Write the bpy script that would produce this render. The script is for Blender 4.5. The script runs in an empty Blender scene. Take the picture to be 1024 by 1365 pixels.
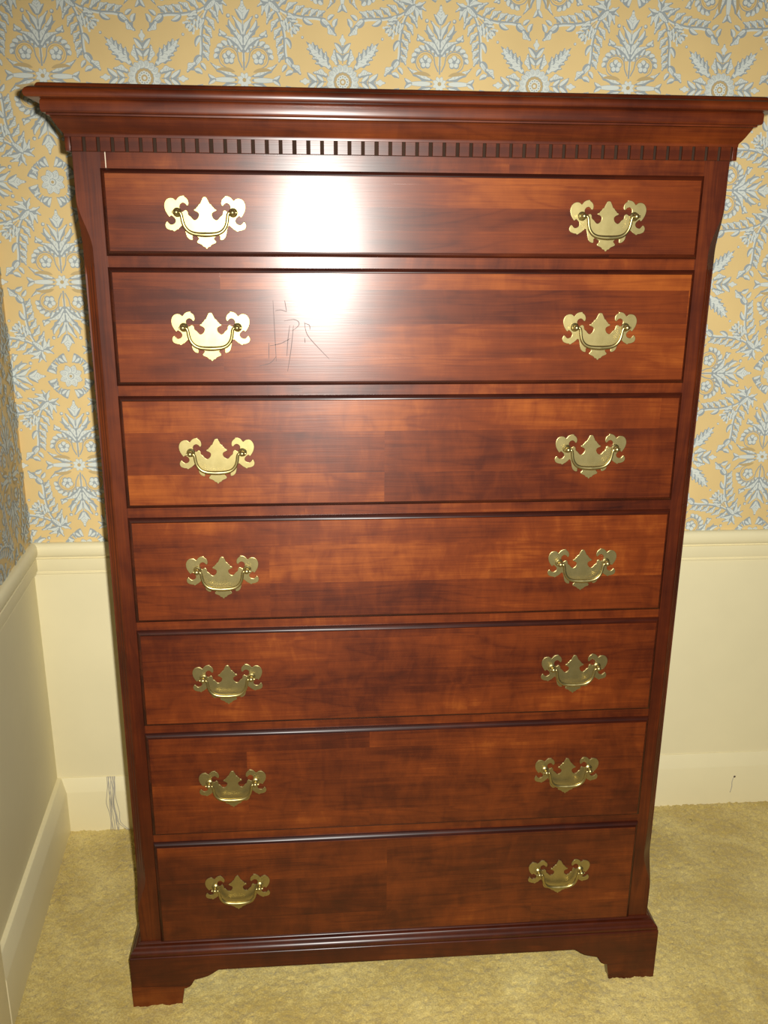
import bpy, bmesh, math, random
from mathutils import Vector, Matrix

S = bpy.context.scene
COL = S.collection
PI = math.pi

# ------------------------------------------------------------------ camera
CAM = Vector((-0.13717, -1.28347, 1.26687))
YAW, PITCH, ROLL = -0.0817181, -0.2920202, 0.0071103
cam_d = bpy.data.cameras.new('camera')
cam_d.sensor_fit = 'VERTICAL'
cam_d.sensor_height = 36.0
cam_d.lens = 36.0 * 1193.006 / 1365.0
cam_d.clip_start = 0.02
cam_o = bpy.data.objects.new('camera', cam_d)
COL.objects.link(cam_o)
ROT = Matrix.Rotation(YAW, 3, 'Z') @ Matrix.Rotation(PI / 2, 3, 'X') @ Matrix.Rotation(PITCH, 3, 'X') @ Matrix.Rotation(ROLL, 3, 'Z')
cam_o.matrix_world = Matrix.Translation(CAM) @ ROT.to_4x4()
S.camera = cam_o

# ------------------------------------------------------------------ world, flash, exposure
W = bpy.data.worlds.new('room_ambient')
S.world = W
W.use_nodes = True
W.node_tree.nodes['Background'].inputs[0].default_value = (1.0, 0.80, 0.55, 1)
W.node_tree.nodes['Background'].inputs[1].default_value = 0.02

fl = bpy.data.lights.new('camera_flash', 'SPOT')          # the camera's own built-in flash
fl.energy = 174
fl.color = (1.0, 0.97, 0.90)
fl.spot_size = math.radians(112)
fl.spot_blend = 1.0
fl.shadow_soft_size = 0.008
fl_o = bpy.data.objects.new('camera_flash', fl)
COL.objects.link(fl_o)
FL = CAM + ROT @ Vector((0.027, 0.012, 0.0))
fl_o.matrix_world = Matrix.Translation(FL) @ ROT.to_4x4() @ Matrix.Rotation(math.radians(-7), 4, 'Y') @ Matrix.Rotation(math.radians(-3), 4, 'X')

S.view_settings.view_transform = 'Standard'
S.view_settings.look = 'None'
S.view_settings.exposure = 0.0
S.view_settings.gamma = 1.0
S.view_settings.use_curve_mapping = False
if hasattr(S, 'cycles'):
    S.cycles.caustics_reflective = False      # no firefly glints between brass and plate

# ------------------------------------------------------------------ node helpers
def new_mat(name):
    m = bpy.data.materials.new(name)
    m.use_nodes = True
    nt = m.node_tree
    b = nt.nodes['Principled BSDF']
    return m, nt, b

def nd(nt, typ, **kw):
    n = nt.nodes.new(typ)
    for k, v in kw.items():
        if k.startswith('i_'):
            key = k[2:]
            n.inputs[int(key) if key.isdigit() else key.replace('_', ' ')].default_value = v
        else:
            setattr(n, k, v)
    return n

def math_n(nt, op, a, b=None, c=None, clamp=False):
    n = nt.nodes.new('ShaderNodeMath')
    n.operation = op
    n.use_clamp = clamp
    for i, v in enumerate((a, b, c)):
        if v is None:
            continue
        if isinstance(v, (int, float)):
            n.inputs[i].default_value = v
        else:
            nt.links.new(v, n.inputs[i])
    return n.outputs[0]

def ramp(nt, fac, stops):
    r = nt.nodes.new('ShaderNodeValToRGB')
    el = r.color_ramp.elements
    while len(el) < len(stops):
        el.new(0.5)
    for e, (p, c) in zip(el, stops):
        e.position = p
        e.color = (c[0], c[1], c[2], 1)
    nt.links.new(fac, r.inputs[0])
    return r.outputs[0]

def bump(nt, b, h, strength, dist):
    n = nt.nodes.new('ShaderNodeBump')
    n.inputs['Strength'].default_value = strength
    n.inputs['Distance'].default_value = dist
    nt.links.new(h, n.inputs['Height'])
    nt.links.new(n.outputs[0], b.inputs['Normal'])

def vec(nt, x, y, z, sx, sy, sz):
    c = nt.nodes.new('ShaderNodeCombineXYZ')
    for i, (v, s) in enumerate(((x, sx), (y, sy), (z, sz))):
        nt.links.new(math_n(nt, 'MULTIPLY', v, s), c.inputs[i])
    return c.outputs[0]

def noise(nt, v, scale=1.0, detail=3.0, rough=0.55, dist=0.0):
    n = nd(nt, 'ShaderNodeTexNoise')
    n.inputs['Scale'].default_value = scale
    n.inputs['Detail'].default_value = detail
    n.inputs['Roughness'].default_value = rough
    n.inputs['Distortion'].default_value = dist
    nt.links.new(v, n.inputs['Vector'])
    return n.outputs['Fac']

# ------------------------------------------------------------------ materials
def wood(name, seed=0.0, vertical=False, strip=0.045, strip_len=0.62, strip_amt=0.22, tone=0.0, figure=0.16, rough=0.28):
    """Cherry veneer glued up from strips; grain along x (or z when vertical)."""
    m, nt, b = new_mat(name)
    tc = nd(nt, 'ShaderNodeTexCoord')
    sep = nd(nt, 'ShaderNodeSeparateXYZ')
    nt.links.new(tc.outputs['Object'], sep.inputs[0])
    ax, ay, az = sep.outputs
    if vertical:
        al, ac = az, ax
    else:
        al, ac = ax, az
    al = math_n(nt, 'ADD', al, seed * 1.713)
    ac = math_n(nt, 'ADD', ac, seed * 0.377)
    dp = math_n(nt, 'ADD', ay, seed * 0.91)
    bv = vec(nt, al, ac, dp, 1, 1, 0)
    br = nd(nt, 'ShaderNodeTexBrick', offset=0.37, offset_frequency=3, squash=1.4, squash_frequency=3)
    br.inputs['Color1'].default_value = (0, 0, 0, 1)
    br.inputs['Color2'].default_value = (1, 1, 1, 1)
    br.inputs['Mortar Size'].default_value = 0.0
    br.inputs['Scale'].default_value = 1.0
    br.inputs['Brick Width'].default_value = strip_len
    br.inputs['Row Height'].default_value = strip
    nt.links.new(bv, br.inputs['Vector'])
    bf = math_n(nt, 'MULTIPLY', br.outputs['Color'], 1.0)
    alb = math_n(nt, 'ADD', al, math_n(nt, 'MULTIPLY', bf, 7.3))
    fine = noise(nt, vec(nt, alb, ac, dp, 9, 420, 420), 1, 3, 0.6)
    med = noise(nt, vec(nt, alb, ac, dp, 3.2, 42, 42), 1, 4, 0.6, 0.4)
    warp = noise(nt, vec(nt, alb, ac, dp, 2.0, 13, 13), 1, 2, 0.5)
    rings = math_n(nt, 'SINE', math_n(nt, 'MULTIPLY', warp, 70.0))
    rings = math_n(nt, 'POWER', math_n(nt, 'MULTIPLY_ADD', rings, 0.5, 0.5), 6.0)
    curl = noise(nt, vec(nt, alb, ac, dp, 44, 15, 15), 1, 3, 0.6, 0.6)
    blot = noise(nt, vec(nt, al, ac, dp, 5.5, 11, 9), 1, 3, 0.55)
    v = math_n(nt, 'MULTIPLY_ADD', bf, strip_amt, 0.46 - strip_amt * 0.5 + tone)
    v = math_n(nt, 'ADD', v, math_n(nt, 'MULTIPLY_ADD', fine, 0.26, -0.13))
    v = math_n(nt, 'ADD', v, math_n(nt, 'MULTIPLY_ADD', med, 0.34, -0.17))
    v = math_n(nt, 'ADD', v, math_n(nt, 'MULTIPLY_ADD', curl, figure * 2, -figure))
    v = math_n(nt, 'ADD', v, math_n(nt, 'MULTIPLY_ADD', blot, 0.66, -0.33))
    v = math_n(nt, 'SUBTRACT', v, math_n(nt, 'MULTIPLY', rings, 0.055))
    col = ramp(nt, v, [(0.08, (0.020, 0.0032, 0.0013)), (0.32, (0.056, 0.0090, 0.0020)),
                       (0.55, (0.122, 0.0225, 0.0034)), (0.78, (0.245, 0.0600, 0.0080)), (1.0, (0.38, 0.120, 0.018))])
    nt.links.new(col, b.inputs['Base Color'])
    b.inputs['Roughness'].default_value = rough
    b.inputs['IOR'].default_value = 1.5
    b.inputs['Specular IOR Level'].default_value = 0.33
    b.inputs['Coat Weight'].default_value = 0.20         # worn wax haze over the varnish
    b.inputs['Coat Roughness'].default_value = 0.5
    if not vertical:
        b.inputs['Anisotropic'].default_value = 0.6      # rubbed along the grain
        tv = nd(nt, 'ShaderNodeCombineXYZ')
        tv.inputs[1].default_value = 0.2
        tv.inputs[2].default_value = 1.0
        nt.links.new(tv.outputs[0], b.inputs['Tangent'])
    bump(nt, b, math_n(nt, 'ADD', fine, math_n(nt, 'MULTIPLY', med, 0.8)), 0.10, 0.0006)
    return m

def paint(name, col, rough=0.45, var=0.05, bumpy=0.06):
    m, nt, b = new_mat(name)
    tc = nd(nt, 'ShaderNodeTexCoord')
    n1 = noise(nt, tc.outputs['Object'], 5, 4, 0.6)
    n2 = noise(nt, tc.outputs['Object'], 180, 3, 0.6)
    lo = [c * (1 - var) for c in col]
    hi = [min(1, c * (1 + var)) for c in col]
    c = ramp(nt, n1, [(0.3, lo), (0.7, hi)])
    nt.links.new(c, b.inputs['Base Color'])
    b.inputs['Roughness'].default_value = rough
    bump(nt, b, n2, bumpy, 0.001)
    return m

def brass(name, metal=0.95, rough=0.41):
    m, nt, b = new_mat(name)
    tc = nd(nt, 'ShaderNodeTexCoord')
    n1 = noise(nt, tc.outputs['Object'], 60, 4, 0.6)
    sp = nd(nt, 'ShaderNodeSeparateXYZ')
    nt.links.new(tc.outputs['Object'], sp.inputs[0])
    n2 = noise(nt, vec(nt, sp.outputs[0], sp.outputs[1], sp.outputs[2], 60, 300, 1800), 1, 2, 0.5)
    c = ramp(nt, n1, [(0.25, (0.36, 0.295, 0.120)), (0.75, (0.45, 0.375, 0.165))])
    nt.links.new(c, b.inputs['Base Color'])
    b.inputs['Metallic'].default_value = metal
    b.inputs['Roughness'].default_value = rough
    bump(nt, b, n2, 0.02, 0.0003)
    return m

def carpet_mat():
    m, nt, b = new_mat('carpet_pile')
    tc = nd(nt, 'ShaderNodeTexCoord')
    o = tc.outputs['Object']
    big = noise(nt, o, 7, 4, 0.6, 0.5)
    mid = noise(nt, o, 45, 4, 0.65)
    fin = noise(nt, o, 330, 3, 0.7)
    v = math_n(nt, 'ADD', math_n(nt, 'MULTIPLY_ADD', big, 0.9, -0.25), math_n(nt, 'MULTIPLY_ADD', mid, 0.35, -0.18))
    v = math_n(nt, 'ADD', v, math_n(nt, 'MULTIPLY_ADD', fin, 1.1, -0.5))
    c = ramp(nt, v, [(0.1, (0.48, 0.35, 0.095)), (0.45, (0.70, 0.56, 0.20)), (0.9, (0.84, 0.72, 0.34))])
    nt.links.new(c, b.inputs['Base Color'])
    b.inputs['Roughness'].default_value = 0.95
    b.inputs['Specular IOR Level'].default_value = 0.1
    b.inputs['Sheen Weight'].default_value = 0.25
    bump(nt, b, math_n(nt, 'ADD', fin, mid), 0.6, 0.003)
    return m

M_POST = wood('cherry_upright', 3.1, vertical=True, strip=0.5, strip_len=3, strip_amt=0.0, tone=-0.13, figure=0.08)
M_RAIL = wood('cherry_rail', 5.7, strip=0.5, strip_len=0.9, strip_amt=0.05, tone=0.0, figure=0.2)
M_MOLD = wood('cherry_molding', 8.3, strip=0.5, strip_len=3, strip_amt=0.0, tone=-0.07, figure=0.10)
M_BASE = wood('cherry_base', 11.9, strip=0.5, strip_len=3, strip_amt=0.0, tone=-0.13, figure=0.12)
M_FOOT = wood('cherry_foot_block', 14.2, strip=0.5, strip_len=3, strip_amt=0.0, tone=0.06, figure=0.12)
M_LIP = wood('cherry_lip_dark', 19.1, strip=0.5, strip_len=3, strip_amt=0.0, tone=-0.30, figure=0.06, rough=0.33)  # drawer lip edges, cherry toned darker than the faces
M_SIDE = wood('cherry_side_panel', 17.4, vertical=True, strip=0.09, strip_len=3, strip_amt=0.12, tone=-0.08)
M_DARK = paint('dentil_gap_dark', (0.030, 0.016, 0.010), 0.9, 0.3, 0.3)  # near-black brown for the backing between the dentils
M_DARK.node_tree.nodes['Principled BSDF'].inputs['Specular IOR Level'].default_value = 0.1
M_SCR = paint('scratch_stain', (0.050, 0.011, 0.005), 0.5, 0.1)
M_BRASS = brass('aged_brass')
M_BRASS2 = brass('rubbed_brass', 0.96, 0.37)
M_CREAM = paint('cream_gloss_paint', (0.80, 0.715, 0.445), 0.42, 0.03)
M_WALLP = paint('cream_wall_paint', (0.78, 0.70, 0.44), 0.55, 0.03, 0.10)
M_GROUND = paint('wallpaper_yellow', (0.72, 0.525, 0.225), 0.65, 0.06, 0.05)
M_GREY = paint('wallpaper_blue_grey', (0.32, 0.36, 0.365), 0.65, 0.10, 0.05)
M_PALE = paint('wallpaper_pale_blue', (0.64, 0.68, 0.62), 0.65, 0.06, 0.05)
M_OCHRE = paint('wallpaper_ochre_line', (0.50, 0.37, 0.17), 0.65, 0.08, 0.05)
M_CARPET = carpet_mat()
M_THREAD = paint('grey_thread', (0.42, 0.39, 0.33), 0.8, 0.15)
M_NAIL = paint('dark_nail', (0.10, 0.07, 0.05), 0.5, 0.15)

# ------------------------------------------------------------------ object helpers
def link(name, me, mat, parent=None):
    mats = mat if isinstance(mat, (list, tuple)) else [mat]
    for x in mats:
        me.materials.append(x)
    o = bpy.data.objects.new(name, me)
    COL.objects.link(o)
    if parent is not None:
        o.parent = parent
    return o

def mesh(name, verts, faces, smooth=False, idx=None):
    me = bpy.data.meshes.new(name)
    me.from_pydata([tuple(v) for v in verts], [], faces)
    if idx:
        me.polygons.foreach_set('material_index', idx)
    me.update()
    if smooth:
        for p in me.polygons:
            p.use_smooth = True
    return me

def fix_normals(me):
    bm = bmesh.new()
    bm.from_mesh(me)
    bmesh.ops.recalc_face_normals(bm, faces=bm.faces)
    bm.to_mesh(me)
    bm.free()
    me.update()

def sharp_smooth(me, deg=35):
    """Smooth shading with edges sharper than deg kept hard."""
    bm = bmesh.new()
    bm.from_mesh(me)
    bmesh.ops.recalc_face_normals(bm, faces=bm.faces)
    for f in bm.faces:
        f.smooth = True
    for e in bm.edges:
        if len(e.link_faces) == 2:
            e.smooth = e.calc_face_angle(0) < math.radians(deg)
    bm.to_mesh(me)
    bm.free()
    me.update()

def box(name, x0, x1, y0, y1, z0, z1, mat, parent=None, bev=0.0):
    bm = bmesh.new()
    bmesh.ops.create_cube(bm, size=1)
    for v in bm.verts:
        v.co = Vector(((x0 + x1) / 2 + v.co.x * (x1 - x0), (y0 + y1) / 2 + v.co.y * (y1 - y0), (z0 + z1) / 2 + v.co.z * (z1 - z0)))
    if bev:
        bmesh.ops.bevel(bm, geom=list(bm.edges), offset=bev, segments=2, affect='EDGES', profile=0.5)
    me = bpy.data.meshes.new(name)
    bm.to_mesh(me)
    bm.free()
    if bev:
        sharp_smooth(me, 50)
    return link(name, me, mat, parent)

def prism(name, prof, p_of, n, mat, parent=None, smooth_deg=30):
    """Closed profile swept through n stations; p_of(i, u, v) gives the point."""
    k = len(prof)
    V, F = [], []
    for i in range(n):
        for (u, v) in prof:
            V.append(p_of(i, u, v))
    for i in range(n - 1):
        for j in range(k):
            a, b2 = i * k + j, i * k + (j + 1) % k
            F.append((a, b2, b2 + k, a + k))
    F.append(tuple(range(k)))
    F.append(tuple(range((n - 1) * k, n * k)))
    me = mesh(name, V, F)
    sharp_smooth(me, smooth_deg)
    return link(name, me, mat, parent)

def catmull(pts, sub=4, closed=True):
    out = []
    n = len(pts)
    rng = range(n) if closed else range(n - 1)
    for i in rng:
        if closed:
            p0, p1, p2, p3 = pts[i - 1], pts[i], pts[(i + 1) % n], pts[(i + 2) % n]
        else:
            p0, p1, p2, p3 = pts[max(i - 1, 0)], pts[i], pts[i + 1], pts[min(i + 2, n - 1)]
        for s in range(sub):
            t = s / sub
            out.append(tuple(0.5 * (2 * b + (c - a) * t + (2 * a - 5 * b + 4 * c - d) * t * t + (3 * b - a - 3 * c + d) * t ** 3)
                             for a, b, c, d in zip(p0, p1, p2, p3)))
    if not closed:
        out.append(tuple(pts[-1]))
    return out

def tube_mesh(name, path, radii, seg=10):
    P = [Vector(p) for p in path]
    V, F = [], []
    up = Vector((0, 1, 0))
    for i, p in enumerate(P):
        t = (P[min(i + 1, len(P) - 1)] - P[max(i - 1, 0)]).normalized()
        a = t.cross(up)
        if a.length < 1e-4:
            a = t.cross(Vector((1, 0, 0)))
        a.normalize()
        b = t.cross(a).normalized()
        r = radii[i] if isinstance(radii, (list, tuple)) else radii
        for k in range(seg):
            w = 2 * PI * k / seg
            V.append(p + a * r * math.cos(w) + b * r * math.sin(w))
    for i in range(len(P) - 1):
        for k in range(seg):
            F.append((i * seg + k, i * seg + (k + 1) % seg, (i + 1) * seg + (k + 1) % seg, (i + 1) * seg + k))
    F.append(tuple(range(seg)))
    F.append(tuple(range((len(P) - 1) * seg, len(P) * seg)))
    me = mesh(name, V, F)
    sharp_smooth(me, 60)
    return me

def lathe_y(name, prof, seg=20):
    """prof: list of (r, y) turned about the y axis."""
    V, F = [], []
    for r, y in prof:
        for k in range(seg):
            w = 2 * PI * k / seg
            V.append((r * math.cos(w), y, r * math.sin(w)))
    n = len(prof)
    for i in range(n - 1):
        for k in range(seg):
            F.append((i * seg + k, i * seg + (k + 1) % seg, (i + 1) * seg + (k + 1) % seg, (i + 1) * seg + k))
    F.append(tuple(range(seg)))
    F.append(tuple(range((n - 1) * seg, n * seg)))
    me = mesh(name, V, F)
    sharp_smooth(me, 45)
    return me

def struct(o):
    o['kind'] = 'structure'
    return o

# ------------------------------------------------------------------ setting: floor
YW = 0.493                       # face of the back wall
LWO = Vector((-0.712, YW, 0))    # corner of the two walls
LWA = math.radians(4.0)
LW = Matrix.Translation(LWO) @ Matrix.Rotation(LWA, 4, 'Z')   # left wall frame: x into the room, -y towards the camera

def lin(a, b, step):
    n = max(1, int(round((b - a) / step)))
    return [a + (b - a) * i / n for i in range(n)]

def build_floor():
    rnd = random.Random(4)
    xs = lin(-0.80, 1.10, 0.0042) + lin(1.10, 2.0, 0.05) + [2.0]
    ys = lin(-2.2, -0.30, 0.06) + lin(-0.30, 0.50, 0.0042) + [0.50]
    nx, ny = len(xs), len(ys)
    V, F = [], []
    for j, y in enumerate(ys):
        for i, x in enumerate(xs):
            f = -0.30 <= y < 0.50 and x < 1.10
            j1 = 0.0017 if f else 0
            z = rnd.gauss(0, 0.0013) if f else 0
            if f and (y > 0.470 or x < -0.66):
                z += 0.002
            V.append((x + rnd.uniform(-j1, j1), y + rnd.uniform(-j1, j1), z - 0.001))
    for j in range(ny - 1):
        for i in range(nx - 1):
            a = j * nx + i
            F.append((a, a + 1, a + nx + 1, a + nx))
    me = mesh('floor', V, F, smooth=True)
    return struct(link('floor', me, M_CARPET))
build_floor()

# ------------------------------------------------------------------ setting: walls and their trims
wall_back = struct(box('wall_back', -0.80, 1.95, YW, YW + 0.10, -0.02, 2.30, M_WALLP))
CAS0 = 0.545                     # where the door casing starts on the left wall
wall_left = struct(box('wall_left', -0.10, 0.0, -CAS0 - 0.02, 0.02, -0.02, 2.30, M_WALLP))
wall_left.matrix_world = LW

RAIL_P = [(0, .6790), (.0065, .6788), (.0105, .6768), (.0135, .6728), (.0146, .6675), (.0146, .6620), (.0134, .6560), (.0112, .6510),
          (.0095, .6493), (.0062, .6490), (.0062, .6462), (.0098, .6450), (.0098, .6215), (.0088, .6192), (.0040, .6186), (.0040, .6150),
          (.0056, .6140), (.0056, .6118), (.0040, .6105), (0, .6105)]
BASE_P = [(0, .1300), (.0025, .1295), (.0042, .1270), (.0128, .1005), (.0138, .0975), (.0138, -.004), (0, -.004)]

def trim_back(name, prof):
    return struct(prism(name, prof, lambda i, u, v: (-0.80 if i == 0 else 1.95, YW - u, v), 2, M_CREAM))
def trim_left(name, prof, off=0.0):
    o = struct(prism(name, prof, lambda i, u, v: (u + off * (u > 0), 0.02 if i == 0 else -CAS0, v), 2, M_CREAM))
    o.matrix_world = LW
    return o
trim_back('trim_1', RAIL_P)
trim_left('trim_2', RAIL_P)
bb_back = trim_back('baseboard_back', BASE_P)
trim_left('baseboard_left', BASE_P, 0.006)
cas = struct(prism('trim_3', [(0, 0), (.014, 0), (.020, .006), (.020, .060), (.026, .066), (.026, .082), (0, .082)],
                   lambda i, u, v: (u, -CAS0 - v, -0.004 if i == 0 else 2.12), 2, M_CREAM))
cas.matrix_world = LW
door = struct(box('door_1', -0.05, -0.012, -CAS0 - 0.90, -CAS0 - 0.075, -0.004, 2.10, M_CREAM, None, 0.002))
door.matrix_world = LW
for z0, z1 in ((0.20, 0.85), (1.0, 1.95)):
    box('door_panel', -0.014, -0.006, -CAS0 - 0.80, -CAS0 - 0.18, z0, z1, M_CREAM, door, 0.004)

# ------------------------------------------------------------------ damask wallpaper (flat print, drawn as shapes)
P = 0.3525
H = P / 2
prims = []     # (points, material index, layer)   1 grey  2 pale  3 ochre line

def disc(c, r, mi, lay, n=10):
    prims.append(([(c[0] + r * math.cos(2 * PI * k / n), c[1] + r * math.sin(2 * PI * k / n)) for k in range(n)], mi, lay))

def bez(p0, p1, bend, t):
    dx, dy = p1[0] - p0[0], p1[1] - p0[1]
    cx, cy = (p0[0] + p1[0]) / 2 - dy * bend, (p0[1] + p1[1]) / 2 + dx * bend
    a, b, c = (1 - t) ** 2, 2 * t * (1 - t), t * t
    x, y = a * p0[0] + b * cx + c * p1[0], a * p0[1] + b * cy + c * p1[1]
    tx, ty = 2 * (1 - t) * (cx - p0[0]) + 2 * t * (p1[0] - cx), 2 * (1 - t) * (cy - p0[1]) + 2 * t * (p1[1] - cy)
    l = math.hypot(tx, ty) or 1
    return x, y, -ty / l, tx / l

def strip_poly(L, R):
    return L + R[::-1]

def leaf(p0, p1, w, bend=0.0, lobes=0, mi=1, hi=True, n=9, skew=0.8):
    w *= 1.4
    def prof(t):
        v = w * max(0.0, math.sin(PI * t ** skew)) ** 0.8
        if lobes:
            v *= 0.80 + 0.28 * math.cos(2 * PI * lobes * t)
        return v
    L, R = [], []
    for i in range(n + 1):
        t = i / n
        x, y, nx, ny = bez(p0, p1, bend, t)
        h = prof(t) * 0.5 + 0.0003
        L.append((x + nx * h, y + ny * h)); R.append((x - nx * h, y - ny * h))
    prims.append((strip_poly(L, R), mi, 0))
    if hi:
        _, _, nx, ny = bez(p0, p1, bend, 0.5)
        s = 1 if (ny * 0.8 - nx * 0.6) > 0 else -1
        L, R = [], []
        for i in range(n + 1):
            t = 0.10 + 0.80 * i / n
            x, y, nx, ny = bez(p0, p1, bend, t)
            h = prof(t)
            a, b = s * h * 0.46, -s * h * 0.10
            L.append((x + nx * a, y + ny * a)); R.append((x + nx * b, y + ny * b))
        prims.append((strip_poly(L, R), 2, 1))
        if w > 0.0115:                                  # engraved side veins on the larger leaves
            for t in (0.30, 0.45, 0.60, 0.74):
                x, y, nx, ny = bez(p0, p1, bend, t)
                h = prof(t) * 0.40
                tx, ty = ny, -nx
                q = (x + s * nx * h + tx * h * 0.7, y + s * ny * h + ty * h * 0.7)
                prims.append(([(x - tx * .0006, y - ty * .0006), (x + tx * .0006, y + ty * .0006), q], 1, 1))

def stroke(pts, w0, w1, mi=1, lay=0, sub=4):
    c = catmull(pts, sub, False)
    L, R = [], []
    for i, p in enumerate(c):
        q, r = c[min(i + 1, len(c) - 1)], c[max(i - 1, 0)]
        tx, ty = q[0] - r[0], q[1] - r[1]
        l = math.hypot(tx, ty) or 1
        h = (w0 + (w1 - w0) * i / (len(c) - 1)) / 2
        L.append((p[0] - ty / l * h, p[1] + tx / l * h)); R.append((p[0] + ty / l * h, p[1] - tx / l * h))
    for i in range(len(c) - 1):
        prims.append(([L[i], L[i + 1], R[i + 1], R[i]], mi, lay))
    return c

def sprig(p0, p1, n=3, l=0.010, berries=True):
    stroke([p0, p1], 0.0014, 0.001)
    dx, dy = p1[0] - p0[0], p1[1] - p0[1]
    a = math.atan2(dy, dx)
    for i in range(1, n + 1):
        t = i / n
        x, y = p0[0] + dx * t, p0[1] + dy * t
        for s in (-1, 1):
            b = a + s * 0.75
            q = (x + l * math.cos(b), y + l * math.sin(b))
            leaf((x, y), q, 0.0045, 0.1 * s)
            if berries:
                disc(q, 0.0022, 2, 1, 7)
    leaf(p1, (p1[0] + l * math.cos(a), p1[1] + l * math.sin(a)), 0.005)

# --- medallion around (0, 0)
for k in range(8):
    a = PI / 8 + k * PI / 4
    leaf((0.002 * math.cos(a), 0.002 * math.sin(a)), (0.0135 * math.cos(a), 0.0135 * math.sin(a)), 0.0052)
disc((0, 0), 0.0035, 3, 2)
RC = (0.0265, 0.036)
stroke([(0.003, 0.020), (0.008, 0.030)] + [(RC[0] + 0.0175 * math.cos(a), RC[1] + 0.0175 * math.sin(a)) for a in [PI * (1.05 - 0.25 * i) for i in range(7)]], 0.0022, 0.0016)
stroke([(RC[0] + 0.0140 * math.cos(a), RC[1] + 0.0140 * math.sin(a)) for a in [PI * (0.95 - 0.25 * i) for i in range(6)]], 0.0014, 0.0010, 3, 1)
for k in range(5):
    a = 2 * PI * k / 5 + 0.3
    c = (RC[0] + 0.0066 * math.cos(a), RC[1] + 0.0066 * math.sin(a))
    disc(c, 0.0055, 1, 0, 9)
    disc((c[0] - 0.0006, c[1] + 0.0008), 0.0040, 2, 1, 9)
disc(RC, 0.0026, 1, 2, 8)
for i, a in enumerate((2.45, 2.05, 1.65, 1.25, 0.85, 0.45, 0.05)):
    r0, r1 = 0.0185, 0.032 - 0.0012 * i
    leaf((RC[0] + r0 * math.cos(a + 0.15), RC[1] + r0 * math.sin(a + 0.15)), (RC[0] + r1 * math.cos(a - 0.15), RC[1] + r1 * math.sin(a - 0.15)), 0.0075, 0.25)
stroke([(0, 0.016), (0, 0.060), (0, 0.108)], 0.0030, 0.0014)
stroke([(0.0022, 0.03), (0.0015, 0.07), (0.0006, 0.10)], 0.0010, 0.0006, 2, 1)
leaf((0, 0.098), (0, 0.130), 0.0105, 0, 2)
leaf((0.001, 0.096), (0.013, 0.114), 0.0062, 0.2)
leaf((0.001, 0.052), (0.030, 0.088), 0.0100, 0.22, 3)
leaf((0.001, 0.070), (0.019, 0.104), 0.0080, 0.15, 2)
leaf((0.012, 0.078), (0.024, 0.098), 0.0060, -0.3)
leaf((0.001, 0.044), (0.038, 0.070), 0.0085, 0.32, 2)
leaf((0.028, 0.073), (0.041, 0.082), 0.0060, -0.5)
disc((0.0250, 0.1030), 0.0036, 1, 0); disc((0.0245, 0.1036), 0.0022, 2, 1, 7)
disc((0.0405, 0.0725), 0.0032, 1, 0); disc((0.0400, 0.0730), 0.0020, 2, 1, 7)
leaf((0.012, 0.006), (0.060, 0.028), 0.0085, -0.16, 3)
leaf((0.016, 0.013), (0.050, 0.016), 0.0045, 0.15, 0, 3, False)
leaf((0.012, 0.000), (0.062, 0.000), 0.0062)
leaf((0.050, 0.000), (0.064, 0.009), 0.0052, -0.2)
# --- branch that frames the medallion
st = stroke([(0.050, 0.126), (0.0645, 0.104), (0.0720, 0.074), (0.0730, 0.046), (0.0760, 0.030)], 0.0030, 0.0050)
stroke([(0.0535, 0.124), (0.0670, 0.103), (0.0742, 0.074), (0.0752, 0.046), (0.0790, 0.031)], 0.0020, 0.0034, 2, 1)
for i, (x, y) in enumerate([(0.059, 0.113), (0.0655, 0.100), (0.0695, 0.086), (0.0720, 0.072), (0.0728, 0.058), (0.0735, 0.045)]):
    l = 0.027 - 0.0018 * i
    leaf((x, y), (x - l * 0.62, y - l * 0.86), 0.0085, -0.25, 2)
for i, (x, y) in enumerate([(0.066, 0.098), (0.0735, 0.070)]):
    leaf((x, y), (x + 0.010, y - 0.018), 0.0060, 0.25)
leaf((0.074, 0.038), (0.086, 0.020), 0.0085, 0.25)
leaf((0.083, 0.026), (0.101, 0.010), 0.0105, 0.2, 2)
leaf((0.088, 0.014), (0.074, 0.008), 0.0065, -0.35)
leaf((0.077, 0.026), (0.068, 0.014), 0.0055, -0.2)
# --- junction sprays
leaf((0.047, 0.130), (0.066, 0.110), 0.0090)
for q, w, b in (((0.034, 0.104), 0.0080, -0.25), ((0.026, 0.118), 0.0070, -0.2), ((0.027, 0.134), 0.0065, 0.2), ((0.044, 0.100), 0.0075, -0.2)):
    leaf((0.050, 0.127), q, w, b, 2)
sprig((0.068, 0.106), (0.087, 0.084), 3, 0.0105)
# --- flower at (0, H)
for k in range(8):
    a = k * PI / 4 + PI / 8
    leaf((0.004 * math.cos(a), H + 0.004 * math.sin(a)), (0.0225 * math.cos(a), H + 0.0225 * math.sin(a)), 0.0100)
disc((0, H), 0.0050, 2, 2); disc((0, H), 0.0028, 3, 3, 8)
leaf((0.010, H - 0.044), (0.030, H - 0.030), 0.0085, 0.45)
leaf((0.012, H - 0.042), (0.004, H - 0.026), 0.0065, -0.3)
leaf((0.026, H - 0.034), (0.020, H - 0.022), 0.0055, 0.3)
leaf((0.036, H - 0.020), (0.027, H - 0.008), 0.0060, 0.4)
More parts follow.
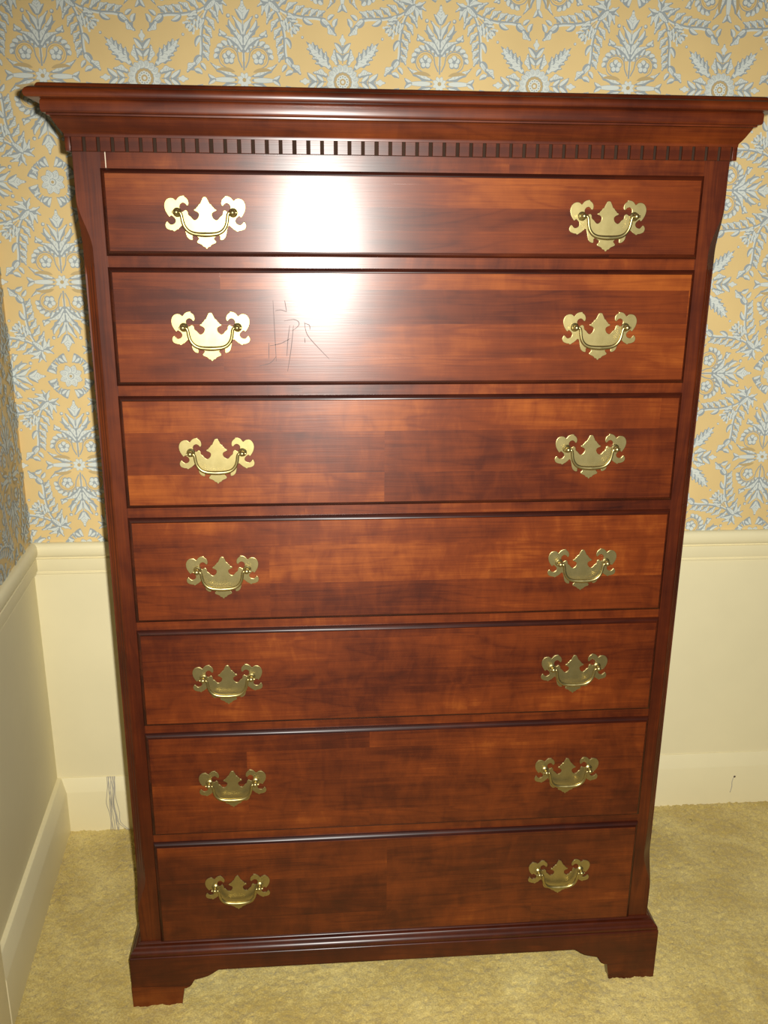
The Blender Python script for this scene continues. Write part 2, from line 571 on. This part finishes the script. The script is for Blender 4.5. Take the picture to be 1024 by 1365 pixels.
# --- fan flower at (H, 0)
disc((H, 0), 0.0165, 3, 0, 20)
for k in range(6):
    a = k * PI / 3
    disc((H + 0.0085 * math.cos(a), 0.0085 * math.sin(a)), 0.0034, 2, 1, 7)
    disc((H + 0.0085 * math.cos(a), 0.0085 * math.sin(a)), 0.0014, 1, 2, 6)
disc((H, 0), 0.0030, 2, 1, 7)
for k in range(16):
    a = k * PI / 8 + PI / 16
    leaf((H + 0.0150 * math.cos(a), 0.0150 * math.sin(a)), (H + 0.030 * math.cos(a), 0.030 * math.sin(a)), 0.0100)
D = math.sqrt(0.5)
leaf((H - 0.026 * D, 0.026 * D), (H - 0.092 * D, 0.092 * D), 0.0130, 0, 3)
for i, r in enumerate((0.036, 0.048, 0.060, 0.071)):
    for s in (-1, 1):
        a = 3 * PI / 4 + s * 0.62
        l = 0.025 - 0.0035 * i
        leaf((H - r * D, r * D), (H - r * D + l * math.cos(a), r * D + l * math.sin(a)), 0.0085, -0.18 * s, 2)
disc((H - 0.101 * D, 0.101 * D), 0.0027, 1, 0, 8)
disc((H - 0.100 * D - 0.0008, 0.100 * D + 0.0010), 0.0016, 2, 1, 6)
for s in (1, -1):
    a = PI - 0.30
    leaf((H + 0.028 * math.cos(a), 0.028 * math.sin(a)), (H + 0.056 * math.cos(a + 0.05), 0.056 * math.sin(a + 0.05)), 0.0105, -0.2, 2)
stroke([(H - 0.030, 0), (H - 0.062, 0)], 0.0018, 0.0012)
leaf((H - 0.058, 0), (H - 0.078, 0), 0.0080, 0, 2)
leaf((H - 0.046, 0), (H - 0.064, 0.015), 0.0068, 0.1)
leaf((H - 0.034, 0), (H - 0.048, 0.012), 0.0060, 0.1)

def cell_polys():
    out, seen = [], set()
    for swap in (0, 1):
        for sx in (1, -1):
            for sy in (1, -1):
                for pts, mi, lay in prims:
                    q = [(H - y, H - x) for x, y in pts] if swap else pts
                    q = [(sx * x, sy * y) for x, y in q]
                    cx = sum(p[0] for p in q) / len(q); cy = sum(p[1] for p in q) / len(q)
                    key = (round(cx % P * 4000) % round(P * 4000), round(cy % P * 4000) % round(P * 4000), mi, lay, len(q))
                    if key in seen:
                        continue
                    seen.add(key)
                    out.append((q, mi, lay))
    return out
CELL = cell_polys()
CELL.sort(key=lambda c: max(0, c[2] - 1))

def wallpaper(name, parent, a0, a1, z0, z1, ao, zo, place, matrix=None):
    """place(a, z, h): a along the wall, h out from its face."""
    V, F, I = [], [], []
    T = 0.0004
    def quad(a, b, c, d, mi):
        n = len(V); V.extend((a, b, c, d)); F.append((n, n + 1, n + 2, n + 3)); I.append(mi)
    c = [(a0, z0), (a1, z0), (a1, z1), (a0, z1)]
    quad(*[place(x, z, T) for x, z in c], 0)
    for i in range(4):
        (x, z), (x2, z2) = c[i], c[(i + 1) % 4]
        quad(place(x, z, 0), place(x2, z2, 0), place(x2, z2, T), place(x, z, T), 0)
    for iu in range(math.floor((a0 - ao) / P) - 1, math.ceil((a1 - ao) / P) + 2):
        for iv in range(math.floor((z0 - zo) / P) - 1, math.ceil((z1 - zo) / P) + 2):
            for qi, (q, mi, lay) in enumerate(CELL):
                pts = [(ao + iu * P + x, zo + iv * P + y) for x, y in q]
                xs = [p[0] for p in pts]; zs = [p[1] for p in pts]
                if max(xs) < a0 or min(xs) > a1 or max(zs) < z0 or min(zs) > z1:
                    continue
                pts = [(min(max(x, a0), a1), min(max(z, z0), z1)) for x, z in pts]
                h = T + 0.0001 + 8e-7 * qi
                n = len(V)
                V.extend(place(x, z, h) for x, z in pts)
                k = len(pts)
                if k % 2 == 0 and k > 12 and mi != 3:        # a leaf: left edge then right edge back
                    for j in range(k // 2 - 1):
                        F.append((n + j, n + j + 1, n + k - 2 - j, n + k - 1 - j)); I.append(mi)
                else:
                    F.append(tuple(range(n, n + k))); I.append(mi)
    me = mesh(name, V, F, idx=I)
    o = link(name, me, [M_GROUND, M_GREY, M_PALE, M_OCHRE], parent)
    return o

wallpaper('wallpaper', wall_back, -0.712, 1.95, 0.672, 2.30, -0.6010, 1.1925, lambda a, z, h: (a, YW - h, z))
wallpaper('wallpaper', wall_left, 0.0, CAS0, 0.672, 2.30, 0.10, 1.1925, lambda a, z, h: (h, -a, z))

# small marks on the back baseboard
def thin_tubes(name, paths, r, mat, parent=None, seg=5):
    V, F = [], []
    for p in paths:
        me = tube_mesh('tmp', catmull(p, 3, False), r, seg)
        n = len(V)
        V.extend(v.co.copy() for v in me.vertices)
        F.extend(tuple(n + i for i in q.vertices) for q in me.polygons)
        bpy.data.meshes.remove(me)
    return link(name, mesh(name, V, F, smooth=True), mat, parent)
YB = YW - 0.0138
nail = link('nail_head', lathe_y('nail_head', [(0.0004, 0.002), (0.0026, 0.002), (0.0026, -0.0006), (0.0016, -0.0014), (0.0002, -0.0016)], 10), M_NAIL, bb_back)
nail.location = (0.838, YB, 0.072)
thin_tubes('hairline_crack', [[(0.836, YB - .0002, 0.070), (0.8335, YB - .0002, 0.058), (0.8345, YB - .0002, 0.045), (0.832, YB - .0002, 0.030)]], 0.0009, M_THREAD, bb_back)

# ------------------------------------------------------------------ frayed threads on the baseboard, left of the chest
rt = random.Random(9)
paths = []
for k in range(9):
    x = -0.604 + 0.0022 * k
    p = [(x, YB - 0.001 + (0.0115 if k % 2 else 0.010), 0.131)]
    yy = [YB + 0.004, YB - 0.0016, YB - 0.0022, YB - 0.002, YB - 0.003, YB - 0.004]
    for i, z in enumerate((0.112, 0.093, 0.070, 0.046, 0.022, 0.002)):
        x += 0.0010 + rt.uniform(-0.0035, 0.0042)
        p.append((x, yy[i] - rt.uniform(0, 0.002), z))
    if k > 6:
        p[-1] = (p[-1][0] + 0.018, YB - 0.008, 0.004)
    paths.append(p)
thr = thin_tubes('frayed_string', paths, 0.0007, M_THREAD)
thr['label'] = 'wispy grey frayed string hanging down the baseboard between corner and chest'
thr['category'] = 'string'

# ------------------------------------------------------------------ the chest of drawers
chest = bpy.data.objects.new('chest_of_drawers', None)
COL.objects.link(chest)
chest['label'] = 'tall cherry wood chest with seven drawers, dentil cornice and brass bail pulls'
chest['category'] = 'chest of drawers'

HW = 0.4448          # half width of the case
DW = 0.41            # half width of a drawer front
DEPTH = 0.455
ZC0, ZC1 = 0.118, 1.379
DRAWERS = [(1.3585, 1.2476, 1.3040), (1.2328, 1.0717, 1.1535), (1.0571, .8922, .9765), (.8772, .7110, .7970),
           (.6971, .5341, .6190), (.5195, .3320, .4318), (.3171, .1195, .2315)]

def mitred(name, prof, mat, deg=30, parent=None):
    """prof: closed list of (out, z); swept round left side, front and right side with mitres."""
    par = chest if parent is None else parent
    def pt(i, o, z):
        return [(-HW - o, DEPTH, z), (-HW - o, -o, z), (HW + o, -o, z), (HW + o, DEPTH, z)][i]
    return prism(name, prof, pt, 4, mat, par, deg)

# case boards
for s in (-1, 1):
    x0, x1 = (-HW, -HW + 0.018) if s < 0 else (HW - 0.018, HW)
    box('side_panel', x0, x1, 0.045, DEPTH, 0.06, ZC1, M_SIDE, chest)
box('back_panel', -HW + 0.018, HW - 0.018, DEPTH - 0.008, DEPTH, 0.09, ZC1, M_SIDE, chest)
box('bottom_board', -HW + 0.018, HW - 0.018, 0.03, DEPTH - 0.008, 0.10, 0.116, M_SIDE, chest)

# corner posts: stopped reeded chamfer with lamb's-tongue ends
def cham(z):
    def sm(t):
        t = min(1, max(0, t)); return t * t * (3 - 2 * t)
    c = 0.0165
    up = sm((1.322 - z) / 0.068)
    lo = sm((z - 0.178) / 0.070)
    return 0.0004 + c * min(up, lo)
def corner_post(s):
    zs = [ZC0 - 0.004, 0.15] + [0.172 + 0.006 * i for i in range(16)] + [0.30 + 0.09 * i for i in range(11)] + [1.222, 1.230, 1.236, 1.240] + [1.246 + 0.004 * i for i in range(20)] + [1.35, ZC1]
    N = 19
    V, F = [], []
    for z in zs:
        c = cham(z)
        m = 1.0 if 0.262 < z < 1.234 else 0.0
        sec = [(DW - 0.001, 0.030), (DW - 0.001, 0.0)]
        for k in range(N):
            t = k / (N - 1)
            d = 0.0
            if m and 0 < k < N - 1:
                u = (t - 0.10) / 0.80
                d = -0.0016
                if 0 <= u <= 1:
                    d += 0.0019 * abs(math.sin(3 * PI * u)) ** 0.7
            sec.append((HW - c + c * t + d * 0.7071, c * t - d * 0.7071))
        sec.append((HW, 0.050)); sec.append((HW - 0.018, 0.050)); sec.append((HW - 0.018, 0.030))
        V.extend((s * x, y, z) for x, y in sec)
    k = N + 5
    for i in range(len(zs) - 1):
        for j in range(k):
            a, b2 = i * k + j, i * k + (j + 1) % k
            F.append((a, b2, b2 + k, a + k))
    F.append(tuple(range(k))); F.append(tuple(range((len(zs) - 1) * k, len(zs) * k)))
    me = mesh('corner_post', V, F)
    sharp_smooth(me, 28)
    return link('corner_post', me, M_POST, chest)
corner_post(-1); corner_post(1)

# rails between the drawers and the frieze above
edges = [(1.3550, ZC1)] + [(DRAWERS[i + 1][0] - 0.006, DRAWERS[i][1] + 0.006) for i in range(6)] + [(ZC0 - 0.002, DRAWERS[6][1] + 0.006)]
for i, (a, b2) in enumerate(edges):
    o = box('frieze_rail' if i == 0 else 'drawer_rail', -DW + 0.0010, DW - 0.0010, 0.0, 0.030, a, b2, M_RAIL, chest)

# cornice
mitred('crown_molding', [(-0.004, 1.3960), (.0065, 1.3960), (.0066, 1.3990), (.0072, 1.4003), (.0095, 1.4030), (.0122, 1.4068), (.0150, 1.4115), (.0176, 1.4160),
                         (.0190, 1.4188), (.0198, 1.4194), (.0225, 1.4197), (.0228, 1.4216), (.0262, 1.4222), (.0274, 1.4236), (.0279, 1.4260), (.0279, 1.4345), (.0272, 1.4366),
                         (.0262, 1.4376), (-0.004, 1.4376)], M_MOLD, 32)
def top_board():
    pr = [(.0395, 1.4376), (.0418, 1.4386), (.0430, 1.4404), (.0434, 1.4430), (.0428, 1.4458), (.0410, 1.4482), (.0380, 1.4502), (.0345, 1.4512),
          (.0318, 1.4516), (.0312, 1.4522), (.0300, 1.4548), (.0285, 1.4562), (.0265, 1.4568)]
    V, F = [], []
    for o, z in pr:
        V += [(-HW - o, -o, z), (HW + o, -o, z), (HW + o, DEPTH + 0.004, z), (-HW - o, DEPTH + 0.004, z)]
    for i in range(len(pr) - 1):
        for j in range(4):
            a, b2 = i * 4 + j, i * 4 + (j + 1) % 4
            F.append((a, b2, b2 + 4, a + 4))
    F.append((0, 1, 2, 3)); n = (len(pr) - 1) * 4; F.append((n, n + 1, n + 2, n + 3))
    me = mesh('top_board', V, F)
    sharp_smooth(me, 30)
    return link('top_board', me, M_MOLD, chest)
top_board()

# dentil band: a recessed backing with separate dentils
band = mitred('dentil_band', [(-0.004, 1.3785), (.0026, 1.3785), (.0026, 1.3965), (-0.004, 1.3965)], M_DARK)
PITCH_D, GAP = 0.01815, 0.0044
rd = random.Random(3)
def dentil_mesh():
    w = (PITCH_D - GAP) / 2
    bm = bmesh.new()
    bmesh.ops.create_cube(bm, size=1)
    for v in bm.verts:
        v.co = Vector((v.co.x * 2 * w, v.co.y * 0.0046 - 0.0040, v.co.z * 0.0176))
    bmesh.ops.bevel(bm, geom=[e for e in bm.edges if all(v.co.y < -0.004 for v in e.verts)], offset=0.0005, segments=1, affect='EDGES')
    me = bpy.data.meshes.new('dentil'); bm.to_mesh(me); bm.free()
    me.materials.append(M_MOLD)
    return me
dm = dentil_mesh()
def dentil(x, y, rz):
    o = bpy.data.objects.new('dentil', dm)
    COL.objects.link(o); o.parent = band
    o.location = (x, y, 1.3874); o.rotation_euler = (0, 0, rz)
n_front = 49
x0 = -PITCH_D * (n_front - 1) / 2 - 0.0005
for i in range(n_front):
    dentil(x0 + i * PITCH_D + rd.uniform(-.0003, .0003), 0.0, 0)
for k in range(24):
    dentil(-HW, 0.012 + k * PITCH_D, -PI / 2)
    dentil(HW, 0.012 + k * PITCH_D, PI / 2)
for s in (-1, 1):                                  # corner dentils
    box('dentil', min(s * (HW - 0.0004), s * (HW + 0.0063)), max(s * (HW - 0.0004), s * (HW + 0.0063)), -0.0063, 0.004, 1.3786, 1.3962, M_MOLD, band, 0.0004)
# pale split in the joint between the left post and the frieze
cr = box('joint_crack', -0.4030, -0.4018, -0.0003, 0.001, 1.3592, 1.3783, paint('raw_wood', (0.55, 0.45, 0.33), 0.7), chest)
cr['label'] = 'pale split at the frieze joint'

# base molding and bracket base
mitred('base_molding', [(-0.006, .1195), (.0010, .1195), (.0024, .1186), (.0030, .1168), (.0042, .1158), (.0062, .1152), (.0085, .1138), (.0098, .1115),
                        (.0104, .1095), (.0118, .1088), (.0138, .1075), (.0152, .1052), (.0158, .1028), (.0156, .1006), (.0146, .0992), (.0136, .0986), (-0.006, .0986)], M_BASE, 32)
CUT = [(.379, -.003), (.3765, .012), (.3742, .026), (.3735, .0312), (.3690, .0322), (.3640, .0345), (.3605, .0385), (.3572, .0450), (.3548, .0485), (.3480, .0503), (.3400, .0522),
       (.3320, .0548), (.3250, .0588), (.3190, .0632), (.3135, .0672), (.3110, .0676)]
def bracket_front():
    out = [(-0.4618, .0986), (-0.4618, -.003)] + [(-x, z) for x, z in CUT] + [(x, z) for x, z in reversed(CUT)] + [(0.4618, -.003), (0.4618, .0986)]
    bm = bmesh.new()
    vs = [bm.verts.new((x, -0.0170, z)) for x, z in out]
    f = bm.faces.new(vs)
    r = bmesh.ops.extrude_face_region(bm, geom=[f])
    for v in [g for g in r['geom'] if isinstance(g, bmesh.types.BMVert)]:
        v.co.y += 0.020
        v.co.x *= (0.4618 - 0.020 * (abs(v.co.x) > 0.46)) / 0.4618
    top = [e for e in bm.edges if all(v.co.z > .098 and v.co.y < -0.0165 for v in e.verts)]
    bmesh.ops.bevel(bm, geom=top, offset=0.0022, segments=3, affect='EDGES', profile=0.5)
    me = bpy.data.meshes.new('bracket_base'); bm.to_mesh(me); bm.free()
    sharp_smooth(me, 40)
    return link('bracket_base', me, M_BASE, chest)
bracket_front()
def bracket_side(s):
    y0, y1 = -0.0170, DEPTH
    C2 = [(0.082, -.003), (0.0875, .0312), (0.097, .0345), (0.104, .0450), (0.107, .0485), (0.122, .0522), (0.136, .0588), (0.148, .0672)]
    out = [(y0, .0986), (y0, -.003)] + C2 + [(y1 - 0.03 - (a - 0.082), z) for a, z in reversed(C2)] + [(y1, -.003), (y1, .0986)]
    out = [o for o in out]
    bm = bmesh.new()
    vs = [bm.verts.new((s * 0.4618, y, z)) for y, z in out]
    f = bm.faces.new(vs)
    r = bmesh.ops.extrude_face_region(bm, geom=[f])
    for v in [g for g in r['geom'] if isinstance(g, bmesh.types.BMVert)]:
        v.co.x -= s * 0.0195
        if v.co.y < -0.016:
            v.co.y += 0.0200
    me = bpy.data.meshes.new('bracket_side'); bm.to_mesh(me); bm.free()
    sharp_smooth(me, 40)
    return link('bracket_side', me, M_BASE, chest)
bracket_side(-1); bracket_side(1)
fb = prism('foot_block', [(-0.4622, -.003), (-0.3786, -.003), (-0.3739, .0316), (-0.3690, .0322), (-0.3650, .0352), (-0.4622, .0395)],
           lambda i, u, v: (u, -0.0174 if i == 0 else -0.0165, v), 2, M_FOOT, chest)
fb['label'] = 'lighter reddish strip across the bottom of the left front foot'

# drawer pulls: meshes shared by all fourteen
U = 0.0735 / 555
LEFT = [(0, 146), (-17, 142), (-27, 125), (-40, 100), (-47, 85), (-62, 76), (-72, 60), (-85, 50), (-94, 36), (-108, 32), (-114, 20), (-100, 12), (-84, 5),
        (-68, -8), (-66, -26), (-74, -46), (-88, -60), (-104, -68), (-118, -66), (-132, -54), (-148, -36), (-160, -28), (-172, -14), (-174, 6), (-184, 20), (-198, 24),
        (-214, 14), (-228, 8), (-240, 18), (-250, 38), (-252, 58), (-240, 78), (-216, 88), (-194, 78), (-180, 62), (-166, 66), (-160, 90), (-168, 118), (-184, 136), (-200, 146),
        (-202, 156), (-238, 152), (-266, 136), (-287, 112), (-308, 128), (-338, 134), (-372, 124), (-396, 96), (-405, 56), (-394, 8), (-364, -38), (-352, -42), (-340, -30), (-318, -44),
        (-302, -62), (-300, -84), (-316, -104), (-348, -112), (-370, -94), (-382, -82), (-394, -90), (-405, -116), (-393, -150), (-354, -166), (-332, -168), (-318, -178), (-300, -168), (-284, -158),
        (-256, -138), (-234, -120), (-218, -140), (-208, -180), (-196, -224), (-170, -250), (-142, -256), (-136, -240), (-138, -222), (-128, -212), (-112, -216),
        (-92, -226), (-76, -240), (-88, -256), (-98, -270), (-90, -284), (-64, -294), (-46, -304), (-34, -318), (-16, -322), (-8, -334)]
half = [(x * U, z * U * 1.04) for x, z in LEFT]
outl = half + [(0, -338 * U * 1.04)] + [(-x, z) for x, z in reversed(half[1:])]
outl = catmull(outl, 2, True)
def plate_mesh():
    bm = bmesh.new()
    f = bm.faces.new([bm.verts.new((x, 0, z)) for x, z in outl])
    bmesh.ops.recalc_face_normals(bm, faces=[f])
    r = bmesh.ops.extrude_face_region(bm, geom=[f])
    fv = [g for g in r['geom'] if isinstance(g, bmesh.types.BMVert)]
    for v in fv:
        v.co.y -= 0.0015
    fs = set(fv)
    bmesh.ops.bevel(bm, geom=[e for e in bm.edges if e.verts[0] in fs and e.verts[1] in fs], offset=0.00045, segments=2, affect='EDGES', profile=0.5)
    me = bpy.data.meshes.new('back_plate'); bm.to_mesh(me); bm.free()
    sharp_smooth(me, 30)
    for p in me.polygons:
        if len(p.vertices) > 8:
            p.use_smooth = False
    me.materials.append(M_BRASS)
    return me
PLATE = plate_mesh()
BH = 0.0735 / 2
POSTM = lathe_y('post', [(0.0062, -0.0012), (0.0062, -0.0019), (0.0056, -0.0026), (0.0046, -0.0032), (0.0034, -0.0042), (0.0029, -0.0060), (0.0031, -0.0074), (0.0036, -0.0086),
                         (0.0040, -0.0102), (0.0039, -0.0120), (0.0031, -0.0136), (0.0018, -0.0146), (0.0003, -0.0150)], 18)
POSTM.materials.append(M_BRASS2)
bp = [(-BH - .0056, 0), (-BH, 0), (-BH + .0030, 0), (-BH + .0052, -.0010), (-BH + .0064, -.0042), (-BH + .0074, -.0110), (-BH + .0096, -.0178), (-BH + .0142, -.0236), (-BH + .0208, -.0268), (-BH + .0290, -.0280)]
bpath = [(x, -0.0108 + 0.05 * (-z), z) for x, z in bp]
bpath = bpath + [(0, -0.0108 + 0.05 * .0283, -.0283)] + [(-x, y, z) for x, y, z in reversed(bpath)]
bc = catmull(bpath, 4, False)
rr = []
for p in bc:
    t = abs(p[0]) / BH
    rr.append(0.0016 if t > 0.9 else 0.0019 + 0.0014 * max(0, 1 - t) ** 0.8)
BAIL = tube_mesh('bail_handle', bc, rr, 12)
BAIL.materials.append(M_BRASS2)

FACE = 0.0092
def drawer(i, zt, zb, zp):
    mat = wood('cherry_drawer_front', 21.3 + i * 3.37, strip=[.030, .047, .062, .060, .085, .058, .075][i], strip_len=[.9, .75, .6, .8, 1.0, .7, .9][i],
               strip_amt=[.32, .22, .26, .20, .08, .16, .10][i], tone=[.02, .07, .07, .03, -.01, -.03, -.05][i], figure=[.06, .08, .15, .16, .18, .17, .15][i])
    lip = [(0.0, 0.010), (0.0, -0.0018), (0.0006, -0.0030), (0.0016, -0.0044), (0.0030, -0.0058), (0.0046, -0.0067), (0.0058, -0.0070), (0.0061, -0.0086), (0.0066, -FACE)]
    cx, cz = 0.0, (zt + zb) / 2
    V, F = [], []
    for ins, y in lip:
        V += [(-DW + ins, y, zt - ins - cz), (DW - ins, y, zt - ins - cz), (DW - ins, y, zb + ins - cz), (-DW + ins, y, zb + ins - cz)]
    for k in range(len(lip) - 1):
        for j in range(4):
            a, b2 = k * 4 + j, k * 4 + (j + 1) % 4
            F.append((a, b2, b2 + 4, a + 4))
    n = (len(lip) - 1) * 4
    F.append((0, 1, 2, 3)); F.append((n, n + 1, n + 2, n + 3))
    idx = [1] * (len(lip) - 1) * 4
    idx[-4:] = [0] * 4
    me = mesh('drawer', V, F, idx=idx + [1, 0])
    sharp_smooth(me, 34)
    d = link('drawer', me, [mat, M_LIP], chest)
    d.location = (0, 0, cz)
    for s in (-1, 1):
        for nm, m, dx in (('back_plate', PLATE, 0), ('post', POSTM, -BH), ('post', POSTM, BH), ('bail_handle', BAIL, 0)):
            o = bpy.data.objects.new(nm, m)
            COL.objects.link(o); o.parent = d
            o.location = (s * 0.275 + dx, -FACE, zp - cz)
    return d, cz
DR = [drawer(i, *z) for i, z in enumerate(DRAWERS)]

# scratches on the second drawer: thin gouges with width, just proud of the varnish
d2, cz2 = DR[1]
SC = [[(-.1886, 1.1898), (-.1875, 1.150), (-.1863, 1.1065)], [(-.1725, 1.1899), (-.1703, 1.175)], [(-.1860, 1.176), (-.178, 1.177), (-.1700, 1.1745)],
      [(-.1663, 1.1561), (-.1695, 1.135), (-.1713, 1.1136)], [(-.1612, 1.1561), (-.1650, 1.125), (-.1708, 1.0921)], [(-.1742, 1.1621), (-.166, 1.1635), (-.160, 1.1641), (-.1545, 1.1615), (-.1535, 1.157), (-.1575, 1.1525), (-.1624, 1.1491)],
      [(-.1458, 1.1611), (-.1445, 1.150), (-.1401, 1.140), (-.1260, 1.124), (-.1118, 1.1094)], [(-.146, 1.139), (-.1455, 1.132)], [(-.1455, 1.159), (-.139, 1.156), (-.1385, 1.150)],
      [(-.196, 1.132), (-.1965, 1.110)], [(-.195, 1.128), (-.18, 1.131), (-.166, 1.138)], [(-.1865, 1.113), (-.195, 1.104), (-.21, 1.100)]]
V, F = [], []
for p in SC:
    c = catmull(p, 4, False)
    for i, (x, z) in enumerate(c):
        q, r = c[min(i + 1, len(c) - 1)], c[max(i - 1, 0)]
        tx, tz = q[0] - r[0], q[1] - r[1]
        l = math.hypot(tx, tz)
        h = 0.00055 * (0.45 + 0.55 * math.sin(PI * (i + .5) / len(c)))
        for sg in (1, -1):
            V.append((x - sg * tz / l * h, -FACE - 0.00012, z + sg * tx / l * h - cz2))
        if i:
            n = len(V)
            F.append((n - 4, n - 2, n - 1, n - 3))
sm = link('scratch_mark', mesh('scratch_mark', V, F), M_SCR, d2)
sm['label'] = 'dark scratches in the varnish'
